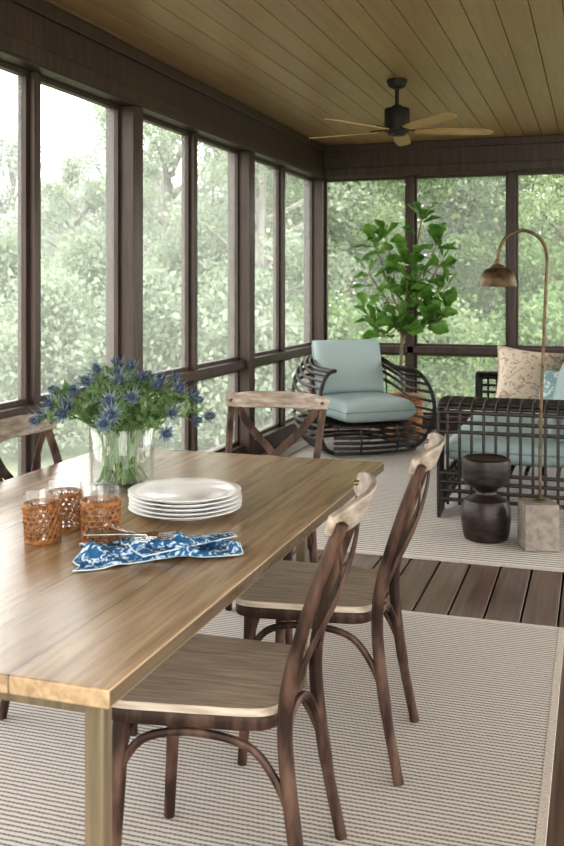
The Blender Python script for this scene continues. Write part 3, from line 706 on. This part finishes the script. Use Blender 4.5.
# ------------------------------------------------------------------ trees outside
rng = np.random.default_rng(3)
def leaf_mesh(name, centers, rad, n, size, mat):
    ci = rng.integers(0, len(centers), n); c = np.array(centers)[ci]; rd = np.array(rad)[ci][:, None]
    p = c + rng.normal(0, .5, (n, 3)) * rd * np.array([1, 1, .75])
    a = rng.normal(0, 1, (n, 3)); a /= np.linalg.norm(a, axis=1)[:, None]
    t = rng.normal(0, 1, (n, 3)); bb = np.cross(a, t); bb /= np.linalg.norm(bb, axis=1)[:, None]
    s = size * rng.uniform(.6, 1.3, (n, 1))
    v = np.stack([p - a * s * .55, p + bb * s * .32, p + a * s * .55, p - bb * s * .32], 1).reshape(-1, 3)
    f = np.arange(n * 4).reshape(-1, 4)
    me = bpy.data.meshes.new(name); me.from_pydata(v.tolist(), [], f.tolist()); me.materials.append(mat); return me
def make_tree(seed, H, cr, n, size, mat, bark, nb=30, low=.25, cl=1.0, tr=.016):
    rnd = random.Random(seed); b = MB(); cen = []; rad = []
    b.tube(cat([(0, 0, -.05), (rnd.uniform(-.2, .2), rnd.uniform(-.2, .2), H * .4), (rnd.uniform(-.3, .3), rnd.uniform(-.3, .3), H * .75), (0, 0, H * .95)], 5), (H * tr, H * .004), 8)
    for k in range(nb):
        q = low + (1 - low) * (k + rnd.random()) / nb
        w = cr * math.sin(PI * min(1, (q - low) / (1 - low) * .8 + .2)) ** .6
        a = k * 2.4 + rnd.uniform(-.4, .4); rr = w * rnd.uniform(.35, 1)
        c = Vector((rr * math.cos(a), rr * math.sin(a), H * q + rnd.uniform(0, .4)))
        b.tube(cat([(0, 0, H * q * .82), (c.x * .5, c.y * .5, H * q * .92), c], 4), (H * .45 * tr, .014), 5)
        cen.append(tuple(c)); rad.append(cl * cr * rnd.uniform(.22, .42))
        if nb > 24: cen.append((c.x * .4, c.y * .4, c.z)); rad.append(cl * cr * .35)
    return b.mesh('trunk', bark), leaf_mesh('foliage', cen, rad, n, size, mat)
VAR = {
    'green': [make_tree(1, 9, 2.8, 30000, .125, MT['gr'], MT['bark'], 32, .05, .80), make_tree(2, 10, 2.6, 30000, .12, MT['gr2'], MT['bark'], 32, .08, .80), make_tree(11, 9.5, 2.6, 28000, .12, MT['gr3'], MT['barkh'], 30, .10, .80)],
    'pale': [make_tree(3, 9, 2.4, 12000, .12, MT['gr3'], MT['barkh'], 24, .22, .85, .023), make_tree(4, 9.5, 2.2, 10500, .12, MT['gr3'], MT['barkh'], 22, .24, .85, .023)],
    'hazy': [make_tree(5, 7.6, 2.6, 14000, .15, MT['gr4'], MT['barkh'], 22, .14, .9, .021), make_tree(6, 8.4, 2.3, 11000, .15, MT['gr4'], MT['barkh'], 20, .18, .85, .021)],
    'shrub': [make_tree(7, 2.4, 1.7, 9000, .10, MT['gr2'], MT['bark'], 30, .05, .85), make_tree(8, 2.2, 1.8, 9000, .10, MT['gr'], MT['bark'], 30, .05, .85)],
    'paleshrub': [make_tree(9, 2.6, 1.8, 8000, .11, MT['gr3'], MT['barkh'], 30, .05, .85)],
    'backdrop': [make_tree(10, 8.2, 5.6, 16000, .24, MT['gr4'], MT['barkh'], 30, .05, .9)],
}
LAB = {'green': ('tree', 'leafy bright green tree growing beyond the far screens', 'tree', 'green trees beyond the far screens'),
       'pale': ('tree', 'pale grey-green tree growing outside the left-hand screens', 'tree', 'pale trees beyond the left screens'),
       'hazy': ('tree', 'hazy washed-out distant tree against the white sky, seen through the left screens', 'tree', 'hazy distant trees on the left'),
       'shrub': ('shrub', 'low bright green shrub below the far screens', 'shrub', 'green shrubs beyond the far screens'),
       'paleshrub': ('shrub', 'low pale green shrub outside the left-hand screens', 'shrub', 'pale shrubs beyond the left screens')}
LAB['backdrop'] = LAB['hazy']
def put(kind, var, ang, dist, sc=1.0):
    a = R(ang); nm_, lab, ct, grp = LAB[kind]
    t_ = thing(nm_, lab, ct, (-dist * math.sin(a), dist * math.cos(a), -1.5), random.uniform(0, 6.28), grp)
    t_.scale = (sc, sc, sc * random.uniform(.92, 1.08))
    for n_, me in zip(('trunk', 'foliage'), VAR[kind][var]):
        o = bpy.data.objects.new(n_, me); C.objects.link(o); o.parent = t_
random.seed(12)
for k, (a, d) in enumerate(((-8, 24), (1, 23), (7.5, 25), (14, 23.5))): put('green', k % 3, a, d)
for k, (a, d) in enumerate(((-12, 34), (-3, 33), (4.5, 34), (10.5, 33), (17, 35))): put('green', (k + 1) % 3, a, d, 1.3)
for k, (a, d) in enumerate(((-1, 48), (7, 50), (13.5, 48), (19.5, 50))): put('green', 2, a, d, 1.7)
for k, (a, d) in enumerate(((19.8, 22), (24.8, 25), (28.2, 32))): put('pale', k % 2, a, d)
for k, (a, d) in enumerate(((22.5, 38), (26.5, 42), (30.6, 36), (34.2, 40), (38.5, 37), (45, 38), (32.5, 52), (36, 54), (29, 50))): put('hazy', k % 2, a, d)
for k, (a, d) in enumerate(((-5, 17), (2.5, 16), (9, 17.5), (15, 16.5))): put('shrub', k % 2, a, d)
for k, (a, d) in enumerate(((20.5, 16), (26.5, 17), (32.5, 16.5), (40, 17))): put('paleshrub', 0, a, d)
for k, (a, d) in enumerate(((23, 27), (29.5, 26), (34.8, 28))): put('paleshrub', 0, a, d, 1.4)
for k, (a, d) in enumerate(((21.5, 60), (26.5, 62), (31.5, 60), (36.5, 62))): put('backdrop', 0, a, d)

# ------------------------------------------------------------------ light
w = bpy.data.worlds.new('overcast'); bpy.context.scene.world = w; w.use_nodes = True
bg = w.node_tree.nodes['Background']; bg.inputs[0].default_value = (1, .99, .985, 1); bg.inputs[1].default_value = 3.6
s = bpy.data.lights.new('sun', 'SUN'); s.energy = 2.4; s.angle = R(12); s.color = (1, .96, .89)
so = bpy.data.objects.new('sun', s); C.objects.link(so); so.rotation_euler = Vector((-.4, .75, -.7)).to_track_quat('-Z', 'Y').to_euler()
s = bpy.data.lights.new('fill_light', 'AREA'); s.energy = 74; s.shape = 'RECTANGLE'; s.size = 2.6; s.size_y = 1.6; s.color = (1, .97, .93)  # unseen fill lamp added behind the camera to brighten the room
so = bpy.data.objects.new('fill_light', s); C.objects.link(so); so.location = (1.1, -1.5, 2.1); so.rotation_euler = (Vector((-1.0, 3.5, .8)) - Vector((1.1, -1.5, 2.1))).to_track_quat('-Z', 'Y').to_euler()

# ------------------------------------------------------------------ camera
cd = bpy.data.cameras.new('camera'); co = bpy.data.objects.new('camera', cd); C.objects.link(co)
co.location = (0, 0, 1.35); co.rotation_euler = (R(90), 0, R(18.3))
cd.sensor_fit = 'VERTICAL'; cd.sensor_height = 36; cd.lens = 36 * 950 / 846; cd.shift_y = -137 / 846
cd.clip_start = .02; cd.clip_end = 500
cd.dof.use_dof = True; cd.dof.focus_distance = 3.2; cd.dof.aperture_fstop = 7
bpy.context.scene.camera = co
vs = bpy.context.scene.view_settings
vs.view_transform = 'Standard'
for lk in ('High Contrast', 'Medium High Contrast'):
    try:
        vs.look = lk; print('LOOK', lk); break
    except Exception as ex: print('LOOK FAIL', ex)
